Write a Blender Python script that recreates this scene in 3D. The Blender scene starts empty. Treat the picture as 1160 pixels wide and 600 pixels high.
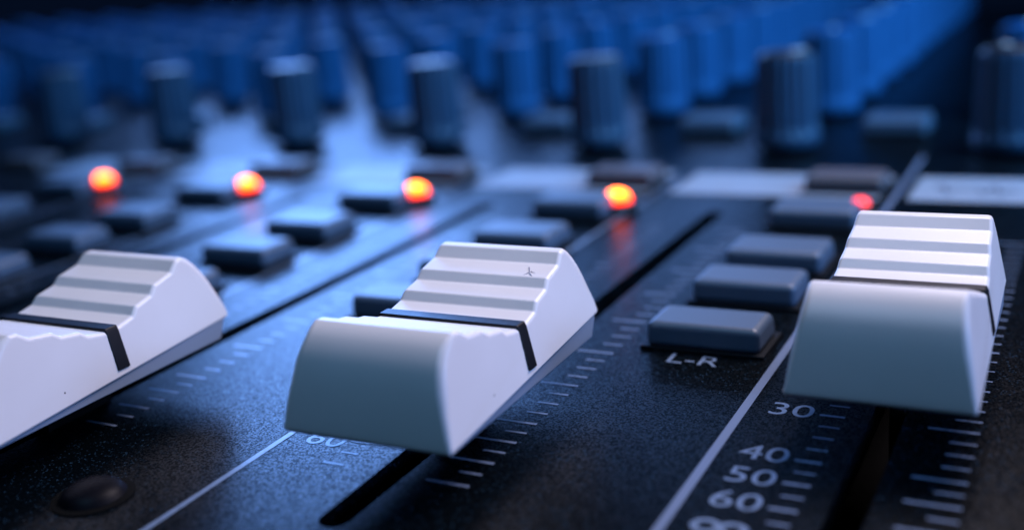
import bpy, bmesh, math, random
from mathutils import Vector, Matrix

random.seed(7)
S = 0.026            # one channel pitch of the console in metres; all numbers below are in pitches
scene = bpy.context.scene
col = scene.collection

# ------------------------------------------------------------------ camera numbers (solved from the photo's vanishing points)
CAM_P = Vector((4.771, -4.247, 1.045))
F_PX, W_PX, H_PX = 1261.16, 1160.0, 600.0
def _unit(v):
    return Vector(v).normalized()
_rx = -_unit(((-1870 - 580) / F_PX, (137 - 300) / F_PX, 1.0))
_ry = _unit(((1257 - 580) / F_PX, (-118 - 300) / F_PX, 1.0))
_rz = _rx.cross(_ry)
RIGHT = Vector((_rx.x, _ry.x, _rz.x))
DOWN = Vector((_rx.y, _ry.y, _rz.y))
FWD = Vector((_rx.z, _ry.z, _rz.z))
def in_view(p, m=60):
    d = Vector(p) - CAM_P
    z = d.dot(FWD)
    if z < 0.3:
        return False
    u = 580 + F_PX * d.dot(RIGHT) / z
    v = 300 + F_PX * d.dot(DOWN) / z
    return -m < u < W_PX + m and -m < v < H_PX + m

# ------------------------------------------------------------------ materials
def mat(name, color, rough=0.5, spec=0.5, metallic=0.0, coat=0.0, emit=None, estr=0.0):
    m = bpy.data.materials.new(name)
    m.use_nodes = True
    b = m.node_tree.nodes['Principled BSDF']
    b.inputs['Base Color'].default_value = (*color, 1)
    b.inputs['Roughness'].default_value = rough
    b.inputs['Specular IOR Level'].default_value = spec
    b.inputs['Metallic'].default_value = metallic
    b.inputs['Coat Weight'].default_value = coat
    if emit:
        b.inputs['Emission Color'].default_value = (*emit, 1)
        b.inputs['Emission Strength'].default_value = estr
    return m

def nodes_of(m):
    nt = m.node_tree
    return nt, nt.nodes, nt.links, nt.nodes['Principled BSDF']

def add_bump(m, scale, strength, dist, detail=2.0, kind='noise'):
    nt, N, L, b = nodes_of(m)
    tc = N.new('ShaderNodeTexCoord')
    if kind == 'noise':
        t = N.new('ShaderNodeTexNoise'); t.inputs['Detail'].default_value = detail
        out = t.outputs['Fac']
    else:
        t = N.new('ShaderNodeTexVoronoi'); out = t.outputs['Distance']
    t.inputs['Scale'].default_value = scale
    bp = N.new('ShaderNodeBump')
    bp.inputs['Strength'].default_value = strength
    bp.inputs['Distance'].default_value = dist
    L.new(tc.outputs['Object'], t.inputs['Vector'])
    L.new(out, bp.inputs['Height'])
    L.new(bp.outputs['Normal'], b.inputs['Normal'])
    return m

def vary_rough(m, scale, lo, hi):
    nt, N, L, b = nodes_of(m)
    tc = N.new('ShaderNodeTexCoord')
    t = N.new('ShaderNodeTexNoise'); t.inputs['Scale'].default_value = scale; t.inputs['Detail'].default_value = 5
    r = N.new('ShaderNodeMapRange'); r.inputs['From Min'].default_value = 0.3; r.inputs['From Max'].default_value = 0.7
    r.inputs['To Min'].default_value = lo; r.inputs['To Max'].default_value = hi
    L.new(tc.outputs['Object'], t.inputs['Vector']); L.new(t.outputs['Fac'], r.inputs['Value'])
    L.new(r.outputs['Result'], b.inputs['Roughness'])
    return m

# painted sheet metal with a fine powder texture and tiny flakes
M_PANEL = mat('panel_paint', (0.0006, 0.0016, 0.0026), 0.30, 0.22)
add_bump(M_PANEL, 12000, 1.0, 0.000012, 1.0)
def flecks(m, base, fleck, scale, keep):
    nt, N, L, b = nodes_of(m)
    tc = N.new('ShaderNodeTexCoord')
    v = N.new('ShaderNodeTexVoronoi'); v.inputs['Scale'].default_value = scale
    L.new(tc.outputs['Object'], v.inputs['Vector'])
    sep = N.new('ShaderNodeSeparateColor'); L.new(v.outputs['Color'], sep.inputs['Color'])
    r = N.new('ShaderNodeMapRange'); r.inputs['From Min'].default_value = keep; r.inputs['From Max'].default_value = 1.0
    L.new(sep.outputs['Red'], r.inputs['Value'])
    n = N.new('ShaderNodeTexNoise'); n.inputs['Scale'].default_value = 220; n.inputs['Detail'].default_value = 4
    L.new(tc.outputs['Object'], n.inputs['Vector'])
    mu = N.new('ShaderNodeMath'); mu.operation = 'MULTIPLY'
    L.new(r.outputs['Result'], mu.inputs[0]); L.new(n.outputs['Fac'], mu.inputs[1])
    mx = N.new('ShaderNodeMix'); mx.data_type = 'RGBA'
    mx.inputs[6].default_value = (*base, 1); mx.inputs[7].default_value = (*fleck, 1)
    L.new(mu.outputs[0], mx.inputs[0]); L.new(mx.outputs[2], b.inputs['Base Color'])
def flake_gloss(m, scale, lo, hi):
    # metallic flakes in the paint: the gloss changes from grain to grain
    nt, N, L, b = nodes_of(m)
    tc = N.new('ShaderNodeTexCoord')
    v = N.new('ShaderNodeTexVoronoi'); v.inputs['Scale'].default_value = scale
    L.new(tc.outputs['Object'], v.inputs['Vector'])
    sep = N.new('ShaderNodeSeparateColor'); L.new(v.outputs['Color'], sep.inputs['Color'])
    r = N.new('ShaderNodeMapRange'); r.inputs['From Min'].default_value = 0.32; r.inputs['From Max'].default_value = 1.0
    r.inputs['To Min'].default_value = lo; r.inputs['To Max'].default_value = hi
    L.new(sep.outputs['Blue'], r.inputs['Value'])
    L.new(r.outputs['Result'], b.inputs['Specular IOR Level'])
flake_gloss(M_PANEL, 10000, 0.018, 0.175)
flecks(M_PANEL, (0.0006, 0.0016, 0.0026), (0.03, 0.07, 0.12), 11000, 0.93)
M_SLOT = mat('slot_black', (0.002, 0.002, 0.002), 0.9, 0.1)

M_CAP = mat('cap_plastic', (0.70, 0.68, 0.70), 0.38, 0.45)
def specks(m, base, dirt):
    nt, N, L, b = nodes_of(m)
    tc = N.new('ShaderNodeTexCoord')
    v = N.new('ShaderNodeTexVoronoi'); v.inputs['Scale'].default_value = 1100
    L.new(tc.outputs['Object'], v.inputs['Vector'])
    lt = N.new('ShaderNodeMath'); lt.operation = 'LESS_THAN'; lt.inputs[1].default_value = 0.20
    L.new(v.outputs['Distance'], lt.inputs[0])
    sep = N.new('ShaderNodeSeparateColor'); L.new(v.outputs['Color'], sep.inputs['Color'])
    g = N.new('ShaderNodeMath'); g.operation = 'GREATER_THAN'; g.inputs[1].default_value = 0.975
    L.new(sep.outputs['Green'], g.inputs[0])
    mu = N.new('ShaderNodeMath'); mu.operation = 'MULTIPLY'
    L.new(lt.outputs[0], mu.inputs[0]); L.new(g.outputs[0], mu.inputs[1])
    n = N.new('ShaderNodeTexNoise'); n.inputs['Scale'].default_value = 160; n.inputs['Detail'].default_value = 6
    L.new(tc.outputs['Object'], n.inputs['Vector'])
    r = N.new('ShaderNodeMapRange'); r.inputs['From Min'].default_value = 0.3; r.inputs['From Max'].default_value = 0.75
    r.inputs['To Min'].default_value = 0.0; r.inputs['To Max'].default_value = 0.26
    L.new(n.outputs['Fac'], r.inputs['Value'])
    m1 = N.new('ShaderNodeMix'); m1.data_type = 'RGBA'
    m1.inputs[6].default_value = (*base, 1); m1.inputs[7].default_value = (base[0] * .7, base[1] * .68, base[2] * .64, 1)
    L.new(r.outputs['Result'], m1.inputs[0])
    m2 = N.new('ShaderNodeMix'); m2.data_type = 'RGBA'; m2.inputs[7].default_value = (*dirt, 1)
    L.new(mu.outputs[0], m2.inputs[0]); L.new(m1.outputs[2], m2.inputs[6])
    L.new(m2.outputs[2], b.inputs['Base Color'])
specks(M_CAP, (0.70, 0.68, 0.70), (0.05, 0.04, 0.05))
add_bump(M_CAP, 2500, 0.12, 0.00003, 3.0)
M_SKIRT = mat('skirt_plastic', (0.22, 0.27, 0.36), 0.45, 0.4)
add_bump(M_SKIRT, 2500, 0.12, 0.00003, 3.0)
M_LINE = mat('line_black', (0.004, 0.004, 0.007), 0.45, 0.25)
add_bump(M_LINE, 3000, 0.3, 0.00004, 2.0)
M_STEM = mat('stem_dark', (0.01, 0.01, 0.012), 0.5, 0.3)
M_SCUFF = mat('scuff_grey', (0.20, 0.20, 0.27), 0.7, 0.2)

M_KEY = mat('key_slate', (0.05, 0.085, 0.14), 0.45, 0.6)
add_bump(M_KEY, 3000, 0.15, 0.00004, 2.0)
M_KEYGLOW = mat('key_grey_red_glow', (0.075, 0.07, 0.085), 0.42, 0.5)  # lighter grey key, with the red lights' glow put into its colour
M_BEZEL = mat('bezel_black', (0.004, 0.006, 0.009), 0.5, 0.12)
M_KNOB = mat('knob_slate', (0.015, 0.048, 0.10), 0.42, 0.35)
M_KNOBBLUE = mat('knob_blue', (0.014, 0.075, 0.19), 0.55, 0.12)
M_TOPBLUE = mat('knob_top_blue', (0.012, 0.07, 0.20), 0.6, 0.06)
M_TOPSLATE = mat('knob_top_dark', (0.008, 0.010, 0.014), 0.45, 0.4)
M_POINT = mat('pointer_white', (0.7, 0.72, 0.75), 0.5, 0.3)
M_PRINT = mat('print_white', (0.15, 0.21, 0.32), 0.30, 0.26)
def worn(m, scale, lo):
    nt, N, L, b = nodes_of(m)
    tc = N.new('ShaderNodeTexCoord')
    t = N.new('ShaderNodeTexNoise'); t.inputs['Scale'].default_value = scale; t.inputs['Detail'].default_value = 2
    r = N.new('ShaderNodeMapRange'); r.inputs['From Min'].default_value = 0.36; r.inputs['From Max'].default_value = 0.5
    r.inputs['To Min'].default_value = lo; r.inputs['To Max'].default_value = 1.0
    L.new(tc.outputs['Object'], t.inputs['Vector']); L.new(t.outputs['Fac'], r.inputs['Value'])
    mx = N.new('ShaderNodeMix'); mx.data_type = 'RGBA'
    c = b.inputs['Base Color'].default_value
    mx.inputs[6].default_value = (0.03, 0.035, 0.04, 1); mx.inputs[7].default_value = tuple(c)
    L.new(r.outputs['Result'], mx.inputs[0]); L.new(mx.outputs[2], b.inputs['Base Color'])
worn(M_PRINT, 3000, 0.7)
M_RULE = mat('print_rule', (0.13, 0.17, 0.26), 0.30, 0.26)
M_TICK = mat('print_tick', (0.15, 0.20, 0.30), 0.30, 0.26)
worn(M_TICK, 3000, 0.6)
M_STRIP = mat('strip_pale', (0.22, 0.26, 0.33), 0.5, 0.3)
vary_rough(M_STRIP, 400, .4, .6)
M_LED = mat('led_red', (0.3, 0.01, 0.005), 0.4, 0.15, emit=(1.0, 0.055, 0.001), estr=17.0)
def hot_tip(m):
    nt, N, L, b = nodes_of(m)
    tc = N.new('ShaderNodeTexCoord'); sp = N.new('ShaderNodeSeparateXYZ')
    L.new(tc.outputs['Object'], sp.inputs['Vector'])
    r = N.new('ShaderNodeMapRange'); r.inputs['From Min'].default_value = 0.016 * S; r.inputs['From Max'].default_value = 0.046 * S
    L.new(sp.outputs['Z'], r.inputs['Value'])
    mx = N.new('ShaderNodeMix'); mx.data_type = 'RGBA'
    mx.inputs[6].default_value = (0.30, 0.006, 0.001, 1); mx.inputs[7].default_value = (1.0, 0.15, 0.005, 1)
    L.new(r.outputs['Result'], mx.inputs[0]); L.new(mx.outputs[2], b.inputs['Emission Color'])
hot_tip(M_LED)
M_LEDDIM = mat('led_red_dim', (0.5, 0.02, 0.02), 0.25, 0.5, emit=(1.0, 0.03, 0.03), estr=3.0)
M_COLLAR = mat('led_collar', (0.02, 0.02, 0.025), 0.4, 0.4)

# ------------------------------------------------------------------ helpers
def link(name, bm, material, parent=None, loc=None, smooth=True, bevel=0.0, segs=2, angle=25):
    me = bpy.data.meshes.new(name)
    bmesh.ops.recalc_face_normals(bm, faces=bm.faces)
    bmesh.ops.scale(bm, vec=(S, S, S), verts=bm.verts)
    bm.to_mesh(me); bm.free()
    me.materials.append(material)
    if smooth:
        for p in me.polygons:
            p.use_smooth = True
        me.set_sharp_from_angle(angle=math.radians(32))
    o = bpy.data.objects.new(name, me)
    col.objects.link(o)
    if parent is not None:
        o.parent = parent
    if loc is not None:
        o.location = Vector(loc) * S
    if bevel:
        md = o.modifiers.new('bevel', 'BEVEL')
        md.width = bevel * S; md.segments = segs; md.limit_method = 'ANGLE'
        md.angle_limit = math.radians(angle); md.harden_normals = True
    return o

def empty(name, loc, label, cat, group=None):
    o = bpy.data.objects.new(name, None)
    o.empty_display_size = 0.005
    col.objects.link(o)
    o.location = Vector(loc) * S
    o['label'] = label; o['category'] = cat
    if group:
        o['group'] = group
    return o

def dup(root, loc, label):
    r = root.copy(); col.objects.link(r)
    r.location = Vector(loc) * S
    r['label'] = label
    for ch in list(root.children):
        c = ch.copy(); col.objects.link(c); c.parent = r
    return r

def box(bm, x0, x1, y0, y1, z0, z1):
    v = [bm.verts.new((x, y, z)) for z in (z0, z1) for y in (y0, y1) for x in (x0, x1)]
    for f in ((0, 1, 3, 2), (4, 5, 7, 6), (0, 1, 5, 4), (2, 3, 7, 6), (0, 2, 6, 4), (1, 3, 7, 5)):
        bm.faces.new([v[i] for i in f])

def prism(bm, prof, hw):
    """side profile [(y, z)] swept across x, half width hw(z)"""
    L = [bm.verts.new((-hw(z), y, z)) for y, z in prof]
    R = [bm.verts.new((hw(z), y, z)) for y, z in prof]
    n = len(prof)
    bm.faces.new(L); bm.faces.new(R[::-1])
    for i in range(n):
        bm.faces.new((L[i], L[(i + 1) % n], R[(i + 1) % n], R[i]))

def lathe(bm, prof, n=32, flute=0.0, nfl=0):
    rings = []
    for k, (r, z, fl) in enumerate(prof):
        ring = []
        for i in range(n):
            a = 2 * math.pi * i / n
            rr = r
            if nfl and fl:
                c = math.cos(a * nfl)
                rr = r - flute * fl * (0.5 + 0.5 * c) ** 2
            ring.append(bm.verts.new((rr * math.cos(a), rr * math.sin(a), z)))
        rings.append(ring)
    for a, b in zip(rings, rings[1:]):
        for i in range(n):
            j = (i + 1) % n
            bm.faces.new((a[i], a[j], b[j], b[i]))
    bm.faces.new(rings[0][::-1]); bm.faces.new(rings[-1])

# ------------------------------------------------------------------ console panel (the surface everything stands on)
SLOTS = [3.503 - 0.985 * j for j in range(0, 6)] + [4.412, 5.36]
SLOT_Y0, SLOT_Y1, SLOT_W = -2.74, -0.215, 0.034
def slot_loop(x):
    pts = []
    for i in range(9):
        a = math.pi * i / 8
        pts.append((x + SLOT_W * math.cos(a), SLOT_Y1 - SLOT_W + SLOT_W * math.sin(a)))
    for i in range(9):
        a = math.pi + math.pi * i / 8
        pts.append((x + SLOT_W * math.cos(a), SLOT_Y0 + SLOT_W + SLOT_W * math.sin(a)))
    return pts
PX0, PX1, PY0, PY1 = -17.0, 7.2, -4.6, 8.9
bm = bmesh.new()
edges = []
def loop(pts):
    vs = [bm.verts.new((x, y, 0)) for x, y in pts]
    es = [bm.edges.new((vs[i], vs[(i + 1) % len(vs)])) for i in range(len(vs))]
    edges.extend(es)
    return vs
outer = loop([(PX0, PY0), (PX1, PY0), (PX1, PY1), (PX0, PY1)])
holes = [loop(slot_loop(x)) for x in SLOTS]
bmesh.ops.triangle_fill(bm, use_beauty=True, use_dissolve=False, edges=edges, normal=(0, 0, 1))
for vs in [outer] + holes:
    low = [bm.verts.new((v.co.x, v.co.y, -0.06)) for v in vs]
    for i in range(len(vs)):
        j = (i + 1) % len(vs)
        bm.faces.new((vs[i], vs[j], low[j], low[i]))
panel = link('console_panel', bm, M_PANEL, smooth=False)
panel['kind'] = 'structure'
panel['label'] = 'dark speckled sheet metal front panel of a sound mixing console'
bm = bmesh.new()
box(bm, PX0, PX1, PY0, PY1, -0.62, -0.30)
link('console_base', bm, M_SLOT, panel, smooth=False)

# printed lines, fader scales, numbers
PRINT_Z = 0.0008
def flat(bm, x0, x1, y0, y1, z=PRINT_Z):
    v = [bm.verts.new(p) for p in ((x0, y0, z), (x1, y0, z), (x1, y1, z), (x0, y1, z))]
    bm.faces.new(v)

DIVS = [4.106 - 0.945 * j for j in range(0, 6)] + [5.05]
for x in DIVS:
    bm = bmesh.new()
    w = 0.0105 if x > 4 else 0.0075
    flat(bm, x - w, x + w, -4.4, 0.9 if x > 4 else 0.35)
    link('divider_line', bm, M_RULE if x > 4 else M_PRINT, panel, smooth=False)

def scale_marks(xc):
    majors = [-0.48, -0.73, -0.98, -1.23, -1.48, -1.73, -1.958, -2.19, -2.292, -2.397, -2.505]
    bm = bmesh.new()
    for i, y in enumerate(majors):
        flat(bm, xc + 0.085, xc + 0.187, y - 0.0045, y + 0.0045)
        lo = -0.140 if xc > 4 else -0.178
        flat(bm, xc + lo, xc + lo + 0.054, y - 0.0045, y + 0.0045)
        if i + 1 < len(majors):
            y2 = majors[i + 1]
            n = 4 if i < 7 else 2
            for k in range(1, n):
                yy = y + (y2 - y) * k / n
                flat(bm, xc + 0.133, xc + 0.187, yy - 0.0038, yy + 0.0038)
                flat(bm, xc + lo + 0.010, xc + lo + 0.054, yy - 0.0032, yy + 0.0032)
    link('scale_marks', bm, M_TICK, panel, smooth=False)
for x in SLOTS:
    scale_marks(x)

dg = None
def text_mesh(name, body, x, y, h, sx=1.25, material=M_PRINT, bold=0.0, shear=0.0):
    cu = bpy.data.curves.new(name, 'FONT')
    cu.body = body; cu.align_x = 'CENTER'; cu.align_y = 'CENTER'
    cu.size = h / 0.70; cu.offset = bold; cu.shear = shear
    cu.resolution_u = 6
    tmp = bpy.data.objects.new('tmp', cu)
    col.objects.link(tmp)
    bpy.context.view_layer.update()
    dgr = bpy.context.evaluated_depsgraph_get()
    me = bpy.data.meshes.new_from_object(tmp.evaluated_get(dgr))
    bpy.data.objects.remove(tmp)
    bpy.data.curves.remove(cu)
    me.name = name
    for v in me.vertices:
        v.co = Vector(((v.co.x * sx + x) * S, (v.co.y + y) * S, PRINT_Z * S))
    me.materials.clear(); me.materials.append(material)
    o = bpy.data.objects.new(name, me); col.objects.link(o); o.parent = panel
    return o
def infinity(x, y):
    bm = bmesh.new()
    for s in (-1, 1):
        n = 20
        ri, ro = 0.014, 0.026
        a = [bm.verts.new((x + s * 0.025 + ri * 1.15 * math.cos(2 * math.pi * i / n), y + ri * math.sin(2 * math.pi * i / n), PRINT_Z + 0.0001 * s)) for i in range(n)]
        b = [bm.verts.new((x + s * 0.025 + ro * 1.15 * math.cos(2 * math.pi * i / n), y + ro * math.sin(2 * math.pi * i / n), PRINT_Z + 0.0001 * s)) for i in range(n)]
        for i in range(n):
            j = (i + 1) % n
            bm.faces.new((a[i], a[j], b[j], b[i]))
    link('printed_infinity_sign', bm, M_PRINT, panel, smooth=False)
for x in (4.412, 3.503, 2.518):
    for t, y in (('20', -1.73), ('30', -1.953), ('40', -2.182), ('50', -2.287), ('60', -2.392 if x > 4 else -2.408)):
        text_mesh('printed_number', t, x - (0.204 if x > 4 else 0.238), y, 0.066, 1.12, bold=0.0)
    if x > 4:
        infinity(x - 0.204, -2.497)
text_mesh('printed_letters', 'L-R', 3.903, -1.722, 0.062, 1.12, bold=0.0)

# pale writing strips
XS = sorted(DIVS)
for a, b in zip(XS, XS[1:]):
    bm = bmesh.new()
    flat(bm, a + 0.05, b - 0.05, 0.06, 0.47, 0.003)
    link('writing_strip', bm, M_STRIP, panel, smooth=False)

# faint marker scrawl on the right-hand strip
bm = bmesh.new()
def scrawl(pts, w=0.007):
    P = [Vector((x, y, 0.0042)) for x, y in pts]
    L_, R_ = [], []
    for i, p in enumerate(P):
        t = (P[min(i + 1, len(P) - 1)] - P[max(i - 1, 0)]).normalized()
        n = Vector((-t.y, t.x, 0)) * w
        L_.append(bm.verts.new(p + n)); R_.append(bm.verts.new(p - n))
    for i in range(len(P) - 1):
        bm.faces.new((L_[i], L_[i + 1], R_[i + 1], R_[i]))
scrawl([(4.24 + 0.011 * i, 0.25 + 0.075 * math.sin(i * 1.1) * (0.5 + 0.5 * math.sin(i * .37 + 1))) for i in range(28)])
link('marker_scrawl', bm, mat('marker_ink', (0.03, 0.04, 0.07), 0.5, 0.3), panel, smooth=False)

# ------------------------------------------------------------------ fader caps
def hw(z):
    return 0.200 - (z - 0.145) * 0.155
half = [(0.022, 0.244), (0.071, 0.2535), (0.089, 0.273), (0.143, 0.284), (0.163, 0.304), (0.226, 0.317), (0.252, 0.341),
        (0.274, 0.344), (0.296, 0.333), (0.316, 0.314), (0.335, 0.288), (0.351, 0.257), (0.364, 0.222), (0.375, 0.185), (0.382, 0.145)]
PROF = [(-0.3725, 0.106), (-0.3715, 0.125)] + [(-y * 0.965, 0.25 + (z - 0.25) * (0.75 if z > 0.25 else 1.0)) for y, z in reversed(half)] + half[:-1] + [(0.381, 0.152)]
def fillet(poly, rad, n=4):
    out = []
    m = len(poly)
    for i in range(m):
        p, a, b = Vector(poly[i]), Vector(poly[i - 1]), Vector(poly[(i + 1) % m])
        u, v = (a - p), (b - p)
        turn = math.pi - u.angle(v)
        if turn < math.radians(24):
            out.append((p.x, p.y)); continue
        t = min(rad * math.tan(turn / 2), 0.45 * u.length, 0.45 * v.length)
        s0, s1 = p + u.normalized() * t, p + v.normalized() * t
        for k in range(n + 1):
            q = k / n
            c = s0 * (1 - q) ** 2 + p * 2 * q * (1 - q) + s1 * q ** 2
            out.append((c.x, c.y))
    return out
def cap_solid(bm):
    prof = fillet(PROF, 0.013)
    n = len(prof)
    P2 = [Vector(p) for p in prof]
    nrm = []
    area2 = sum(P2[i - 1].x * P2[i].y - P2[i].x * P2[i - 1].y for i in range(n))
    sg = 1.0 if area2 > 0 else -1.0
    for i in range(n):
        t = (P2[(i + 1) % n] - P2[i - 1]).normalized()
        nrm.append(Vector((t.y, -t.x)) * sg)
    rad = []
    for p in P2:
        k = min(1.0, max(0.0, (abs(p.x) - 0.265) / 0.04))
        if p.x > 0:
            k *= min(1.0, max(0.0, (p.y - 0.150) / 0.11))
        else:
            k *= 0.3 + 0.7 * min(1.0, max(0.0, (p.y - 0.105) / 0.08))
        rad.append((0.011 if p.y > 0.2 else 0.006) + 0.010 * k)
    rows = []
    A = [math.radians(a) for a in (0, 22.5, 45, 67.5, 90)]
    def row(sgn, a):
        r = []
        for p, q, d in zip(P2, nrm, rad):
            ins = d * (1 - math.cos(a)); out = d * (1 - math.sin(a))
            c = p - q * ins
            r.append(bm.verts.new((sgn * (hw(p.y) - out), c.x, c.y)))
        return r
    for a in A[::-1]:
        rows.append(row(-1, a))
    for a in A:
        rows.append(row(1, a))
    for a, b in zip(rows, rows[1:]):
        for i in range(n):
            j = (i + 1) % n
            bm.faces.new((a[i], a[j], b[j], b[i]))
    bm.faces.new(rows[0]); bm.faces.new(rows[-1][::-1])
def make_fader(name, loc, label, scl=(1, 1, 1)):
    root = empty(name, loc, label, 'fader', 'white fader caps in the front row')
    bm = bmesh.new()
    cap_solid(bm)
    body = link('cap_body', bm, M_CAP, root)
    body.modifiers.new('weighted_normal', 'WEIGHTED_NORMAL').keep_sharp = True
    bm = bmesh.new()
    d = 0.005
    outer = [(-0.1995 - d, 0.147), (-hw(.246) - d + .004, 0.240), (-hw(.246) + .004, 0.2505), (hw(.246) - .004, 0.2505), (hw(.246) + d - .004, 0.240), (0.1995 + d, 0.147)]
    inner = [(0.185, 0.147), (0.170, 0.229), (-0.170, 0.229), (-0.185, 0.147)]
    poly = outer + inner
    A = [bm.verts.new((x, -0.019, z)) for x, z in poly]
    B = [bm.verts.new((x, 0.019, z)) for x, z in poly]
    bm.faces.new(A); bm.faces.new(B[::-1])
    for i in range(len(poly)):
        j = (i + 1) % len(poly)
        bm.faces.new((A[i], A[j], B[j], B[i]))
    link('indicator_line', bm, M_LINE, root, bevel=0.003, segs=2)
    bm = bmesh.new()
    prism(bm, [(-0.362, 0.100), (0.338, 0.100), (0.370, 0.166), (-0.366, 0.122)], lambda z: 0.197)
    link('base_skirt', bm, M_SKIRT, root, bevel=0.004, segs=2)
    bm = bmesh.new()
    box(bm, -0.018, 0.018, -0.10, 0.10, -0.25, 0.104)
    link('stem', bm, M_STEM, root)
    root.scale = scl
    return root

f_mid = make_fader('fader_cap', (3.503, -2.215, 0), 'white fader cap in the middle, with a tiny scratch on its upper tread')
f_left = make_fader('fader_cap', (2.545, -2.485, 0), 'white fader cap cut off by the left edge of the picture')
f_right = make_fader('fader_cap', (4.425, -1.80, 0.02), 'white fader cap beside the printed 30, its blunt grey end towards the viewer', (0.90, 0.96, 0.99))
# little scratch on the second tread of the middle cap
bm = bmesh.new()
def streak(bm, p, q, w):
    p, q = Vector(p), Vector(q)
    n = Vector((-(q - p).y, (q - p).x, 0)).normalized() * w
    up = Vector((0, 0, 0.0012))
    v = [bm.verts.new(c + up) for c in (p - n, p + n, q + n * .3, q - n * .3)]
    bm.faces.new(v)
def tread_z(y):
    return 0.304 + (y - 0.163) * (0.317 - 0.304) / 0.063
for (x0, y0), (x1, y1) in (((0.105, 0.205), (0.122, 0.172)), ((0.118, 0.186), (0.133, 0.180)), ((0.116, 0.180), (0.108, 0.168)), ((0.120, 0.176), (0.131, 0.166))):
    streak(bm, (x0, y0, tread_z(y0)), (x1, y1, tread_z(y1)), 0.0014)
link('scuff_mark', bm, M_SCUFF, f_mid, smooth=False)

# ------------------------------------------------------------------ push buttons
def make_button(loc, label, key_mat=M_KEY, w=0.153, d=0.098, h=0.072):
    root = empty('push_button', loc, label, 'button', 'push buttons on the mixing console')
    bm = bmesh.new()
    prof = [(-d, 0.004), (d, 0.004), (d - .012, h), (-d + .004, h)]
    prism(bm, prof, lambda z: w - 0.05 * z)
    link('key_cap', bm, key_mat, root, bevel=0.020, segs=4, angle=30)
    bm = bmesh.new()
    box(bm, -w - .012, w + .012, -d - .012, d + .012, -0.02, 0.010)
    link('bezel', bm, M_BEZEL, root, bevel=0.004)
    return root
def ordw(n):
    words = ['first', 'second', 'third', 'fourth', 'fifth', 'sixth', 'seventh', 'eighth', 'ninth', 'tenth', 'eleventh', 'twelfth', 'thirteenth', 'fourteenth',
             'fifteenth', 'sixteenth', 'seventeenth', 'eighteenth', 'nineteenth', 'twentieth', 'twenty-first', 'twenty-second', 'twenty-third']
    return words[n]
BCOL = [3.907 - 0.945 * j for j in range(0, 10)]
BROW = [(-1.58, 0.085), (-1.19, 0.095), (-0.85, 0.11), (-0.32, 0.105), (0.22, 0.10), (1.50, 0.13)]
col_words = ['the row of dark keys left of the right-hand fader', 'the keys left of and behind the middle fader', 'the keys right of the left-hand fader',
             'the second key column in from the left side', 'the leftmost key column in the picture', 'the far left key column']
row_words = ['nearest', 'second', 'third', 'fourth', 'fifth', 'sixth']
special = {
    (0, 0): 'dark slate push button with the letters L-R printed in front of it',
    (0, 1): 'dark slate push button just behind the one lettered L-R',
    (0, 2): 'dark slate push button two places behind the one lettered L-R',
    (0, 3): 'dark slate push button beside the small red light half hidden by the right fader',
    (0, 4): 'glow-tinted grey push button on the pale strip behind the right fader',
    (0, 5): 'broad flat push button between the two ribbed knobs at upper right',
    (1, 0): 'dark push button half hidden behind the left end of the middle fader cap',
    (1, 1): 'dark push button peeping out left of the top of the middle fader cap',
    (1, 2): 'dark push button directly behind the top of the middle fader cap',
    (1, 3): 'dark push button just left of the rightmost full red light',
    (1, 4): 'glow-tinted grey push button behind the rightmost full red light',
    (2, 1): 'dark push button between the left fader cap and the long black slot',
    (2, 2): 'dark push button right behind the left fader cap, nearer than the third red light',
    (2, 3): 'dark push button just left of the third red light from the left',
    (2, 4): 'glow-tinted grey push button behind the third red light from the left',
    (3, 3): 'dark push button just left of the second red light from the left',
    (4, 3): 'dark push button just left of the leftmost red light',
    (3, 2): 'dark push button below and right of the leftmost red light',
}
proto = make_button((BCOL[0], BROW[0][0], 0), special[(0, 0)])
proto_glow = None
for ci, bx in enumerate(BCOL):
    for ri, (by, bd) in enumerate(BROW):
        if (ci, ri) == (0, 0):
            continue
        y = by + (0.045 if ri == 2 and ci > 0 else 0.0)
        if not in_view((bx, y, 0.05), 25):
            continue
        lab = special.get((ci, ri))
        if lab is None:
            where = ('column of the %s red light from the right' % ordw(ci)) if ci < 5 else '%s column left of all red lights' % ordw(ci - 5)
            lab = '%s button, %s row, %s' % ('glow-tinted grey' if ri == 4 else 'dark', row_words[ri], where)
        if ri == 4:
            if proto_glow is None:
                proto_glow = make_button((bx, y, 0), lab, M_KEYGLOW)
                o = proto_glow
            else:
                o = dup(proto_glow, (bx, y, 0), lab)
        else:
            o = dup(proto, (bx, y, 0), lab)
        o.scale = (1.0, bd / 0.098, 1.25 if ri == 5 else 1.0)
proto.scale = (1.0, BROW[0][1] / 0.098, 1.0)
dup(proto, (4.85, -1.60, 0), 'black push button cut off by the right edge of the picture').scale = (1, 1, 1.1)

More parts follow.
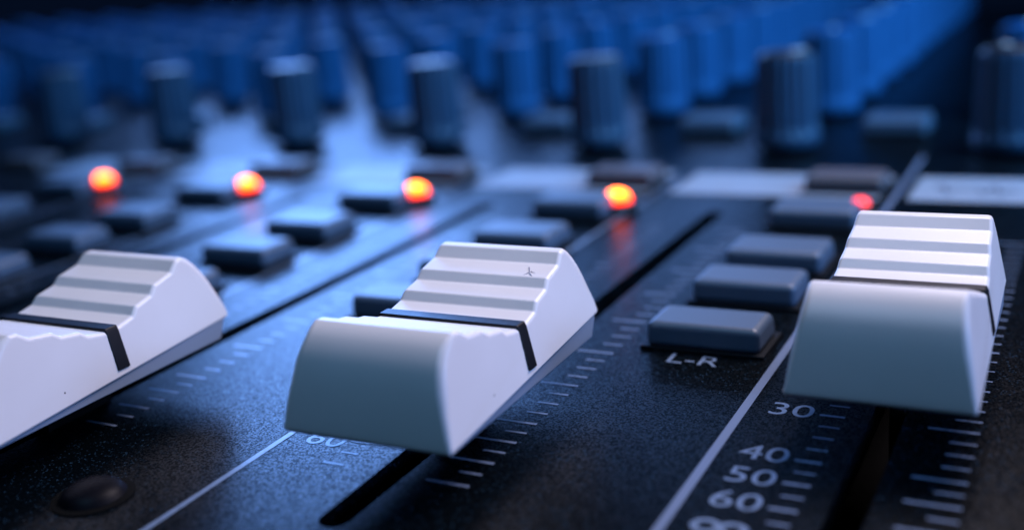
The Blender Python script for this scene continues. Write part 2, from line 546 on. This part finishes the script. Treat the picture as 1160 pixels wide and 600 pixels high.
# ------------------------------------------------------------------ red lights
def make_led(loc, label, m=M_LED, r=0.059):
    root = empty('indicator_light', loc, label, 'light', 'red indicator lights in a row')
    bm = bmesh.new()
    lathe(bm, [(r + .022, -0.04, 0), (r + .022, 0.003, 0), (r + .016, 0.007, 0), (r, 0.007, 0), (r, 0.0, 0)], 24)
    link('collar', bm, M_COLLAR, root)
    bm = bmesh.new()
    prof = [(r * .96, -0.004, 0), (r * .96, 0.006, 0)]
    for i in range(1, 7):
        a = math.pi / 2 * i / 7
        prof.append((r * .96 * math.cos(a), 0.006 + r * .8 * math.sin(a), 0))
    lathe(bm, prof, 24)
    link('lens', bm, m, root)
    return root
names = ['leftmost', 'second', 'third', 'fourth']
for k in range(4):
    make_led((0.274 + 0.9445 * k, -0.245, 0.03), ['glowing red indicator light nearest the left side, leftmost of the row',
        'glowing red indicator light second from the left, behind the left fader cap',
        'glowing red indicator light third from the left, beside the end of the long black slot',
        'glowing red indicator light fourth from the left, beside the pale strip'][k])
make_led((4.045, -0.25, 0.05), 'dim red indicator light half hidden by the top of the right fader cap', M_LEDDIM, 0.034)

# ------------------------------------------------------------------ rotary knobs
def make_knob(loc, label, body, top, group, r=0.150, h=0.45, nfl=18):
    root = empty('rotary_knob', loc, label, 'knob', group)
    bm = bmesh.new()
    lathe(bm, [(r * 1.02, 0.03, 0), (r * 1.06, 0.05, 0), (r * 1.06, 0.075, 0), (r * 1.0, 0.10, 0.6), (r * .99, 0.13, 1), (r * .93, h - .03, 1), (r * .90, h - .008, .6), (r * .86, h, 0)], 144, 0.016, nfl)
    link('knob_body', bm, body, root)
    bm = bmesh.new()
    lathe(bm, [(r * .80, h - .01, 0), (r * .80, h + .006, 0), (r * .76, h + .012, 0)], 40)
    link('knob_top', bm, top, root)
    bm = bmesh.new()
    lathe(bm, [(r * .72, -0.005, 0), (r * .72, 0.04, 0)], 32)
    link('knob_shaft', bm, M_BEZEL, root)
    bm = bmesh.new()
    box(bm, -0.010, 0.010, r * .2, r * .72, h + .008, h + .016)
    link('pointer', bm, M_POINT, root)
    return root

KX = [3.465 - 0.975 * j for j in range(0, 22)]
near_words = ['behind the long slot of the middle fader', 'behind the fourth red light from the left', 'behind the third red light from the left',
              'behind the second red light from the left', 'behind the leftmost red light', 'nearest the left side of the picture']
g_near = 'dark ribbed knobs in the nearest knob row'
kd = make_knob((4.445, 1.02, 0), 'dark ribbed knob cut off by the right edge, nearest of all the knobs', M_KNOB, M_TOPSLATE, g_near)
kd.rotation_euler.z = 0.5
for i, x in enumerate(KX):
    if in_view((x, 1.03, 0.2), 30):
        w = near_words[i] if i < len(near_words) else 'far left in the nearest knob row'
        k = dup(kd, (x, 1.04, 0), 'dark slate knob in the nearest knob row, ' + w)
        k.rotation_euler.z = random.uniform(-2, 2)
g_blue = 'blue knobs in the rows behind'
kb = None
ROWS = [2.05 + 0.66 * k for k in range(10)]
ords = ['first', 'second', 'third', 'fourth', 'fifth', 'sixth', 'seventh', 'eighth', 'ninth', 'tenth']
for ri, y in enumerate(ROWS):
    for i, x in enumerate(KX):
        if not in_view((x, y, 0.25), 25):
            continue
        lab = 'blurred blue knob, %s blue row from the front, %s column from the right' % (ords[ri], ordw(i))
        jx = random.uniform(-.01, .01)
        if kb is None:
            kb = make_knob((x, y, 0), lab, M_KNOBBLUE, M_TOPBLUE, g_blue, r=0.150, h=0.45)
            k = kb
        else:
            k = dup(kb, (x + jx, y, 0), lab)
        k.rotation_euler.z = random.uniform(-2.2, 2.2)
k = dup(kb, (4.45, 2.0, 0), 'dark blue knob standing behind the ribbed knob at the right edge')

# ------------------------------------------------------------------ screw
root = empty('screw', (2.945, -2.80, 0), 'black domed screw in the lower left corner of the picture', 'screw')
bm = bmesh.new()
prof = [(0.070, -0.004, 0), (0.070, 0.006, 0)]
for i in range(1, 7):
    a = math.pi / 2 * i / 7
    prof.append((0.067 * math.cos(a), 0.006 + 0.030 * math.sin(a), 0))
lathe(bm, prof, 32)
link('screw_head', bm, mat('screw_black', (0.003, 0.003, 0.005), 0.45, 0.08), root)
bm = bmesh.new()
lathe(bm, [(0.086, -0.002, 0), (0.086, 0.003, 0), (0.081, 0.005, 0)], 32)
link('washer', bm, M_SLOT, root)

# ------------------------------------------------------------------ lamps
def area(name, pos, target, size, size_y, power, color, spread=None):
    l = bpy.data.lights.new(name, 'AREA')
    l.shape = 'RECTANGLE'; l.size = size * S; l.size_y = size_y * S
    l.energy = power * S * S; l.color = color
    if spread:
        l.spread = math.radians(spread)
    o = bpy.data.objects.new(name, l); col.objects.link(o)
    o.location = Vector(pos) * S
    d = (Vector(target) - Vector(pos)).normalized()
    o.rotation_euler = d.to_track_quat('-Z', 'Y').to_euler()
    return o
area('window_glow', (-6.3, 10.2, 5.0), (2.3, -0.8, 0), 4.4, 3.0, 1500, (0.17, 0.38, 1.0))
area('added_glow_beside', (-1.6, 11.2, 3.1), (3.3, -0.6, 0), 4.0, 2.2, 135, (0.17, 0.38, 1.0))  # added weaker light, carries the window sheen further right across the panel
area('key_lamp', (5.0, 0.5, 4.2), (3.5, -2.1, 0.2), 2.6, 2.6, 108, (1.0, 0.87, 0.98), 100)
area('side_lamp', (10.5, -1.6, 2.2), (3.4, -2.3, 0.2), 2.0, 2.0, 26, (0.28, 0.46, 1.0), 50)
area('front_fill', (3.0, -7.0, 9.5), (3.5, -2.2, 0.2), 5.0, 4.0, 290, (0.24, 0.58, 1.0))
area('back_blue', (9.0, 0.6, 4.5), (1.5, 4.5, 0.3), 3.0, 3.0, 430, (0.14, 0.50, 1.0), 90)

w = bpy.data.worlds.new('World'); scene.world = w
w.use_nodes = True
bg = w.node_tree.nodes['Background']
bg.inputs['Color'].default_value = (0.10, 0.30, 1.0, 1)
bg.inputs['Strength'].default_value = 0.012

# ------------------------------------------------------------------ camera
cd = bpy.data.cameras.new('camera')
cd.sensor_fit = 'HORIZONTAL'; cd.sensor_width = 36.0
cd.lens = 36.0 * F_PX / W_PX
cd.clip_start = 0.002; cd.clip_end = 50
cam = bpy.data.objects.new('camera', cd); col.objects.link(cam)
up, back = -DOWN, -FWD
M = Matrix(((RIGHT.x, up.x, back.x, CAM_P.x * S), (RIGHT.y, up.y, back.y, CAM_P.y * S), (RIGHT.z, up.z, back.z, CAM_P.z * S), (0, 0, 0, 1)))
cam.matrix_world = M
APERTURE = 0.076
cd.dof.use_dof = True
cd.dof.focus_distance = 2.56 * S
cd.dof.aperture_fstop = cd.lens * 1e-3 / (APERTURE * S)
cd.dof.aperture_blades = 0
scene.camera = cam

scene.view_settings.view_transform = 'Standard'
scene.view_settings.look = 'None'
scene.view_settings.exposure = 0
scene.view_settings.gamma = 1
scene.cycles.max_bounces = 6
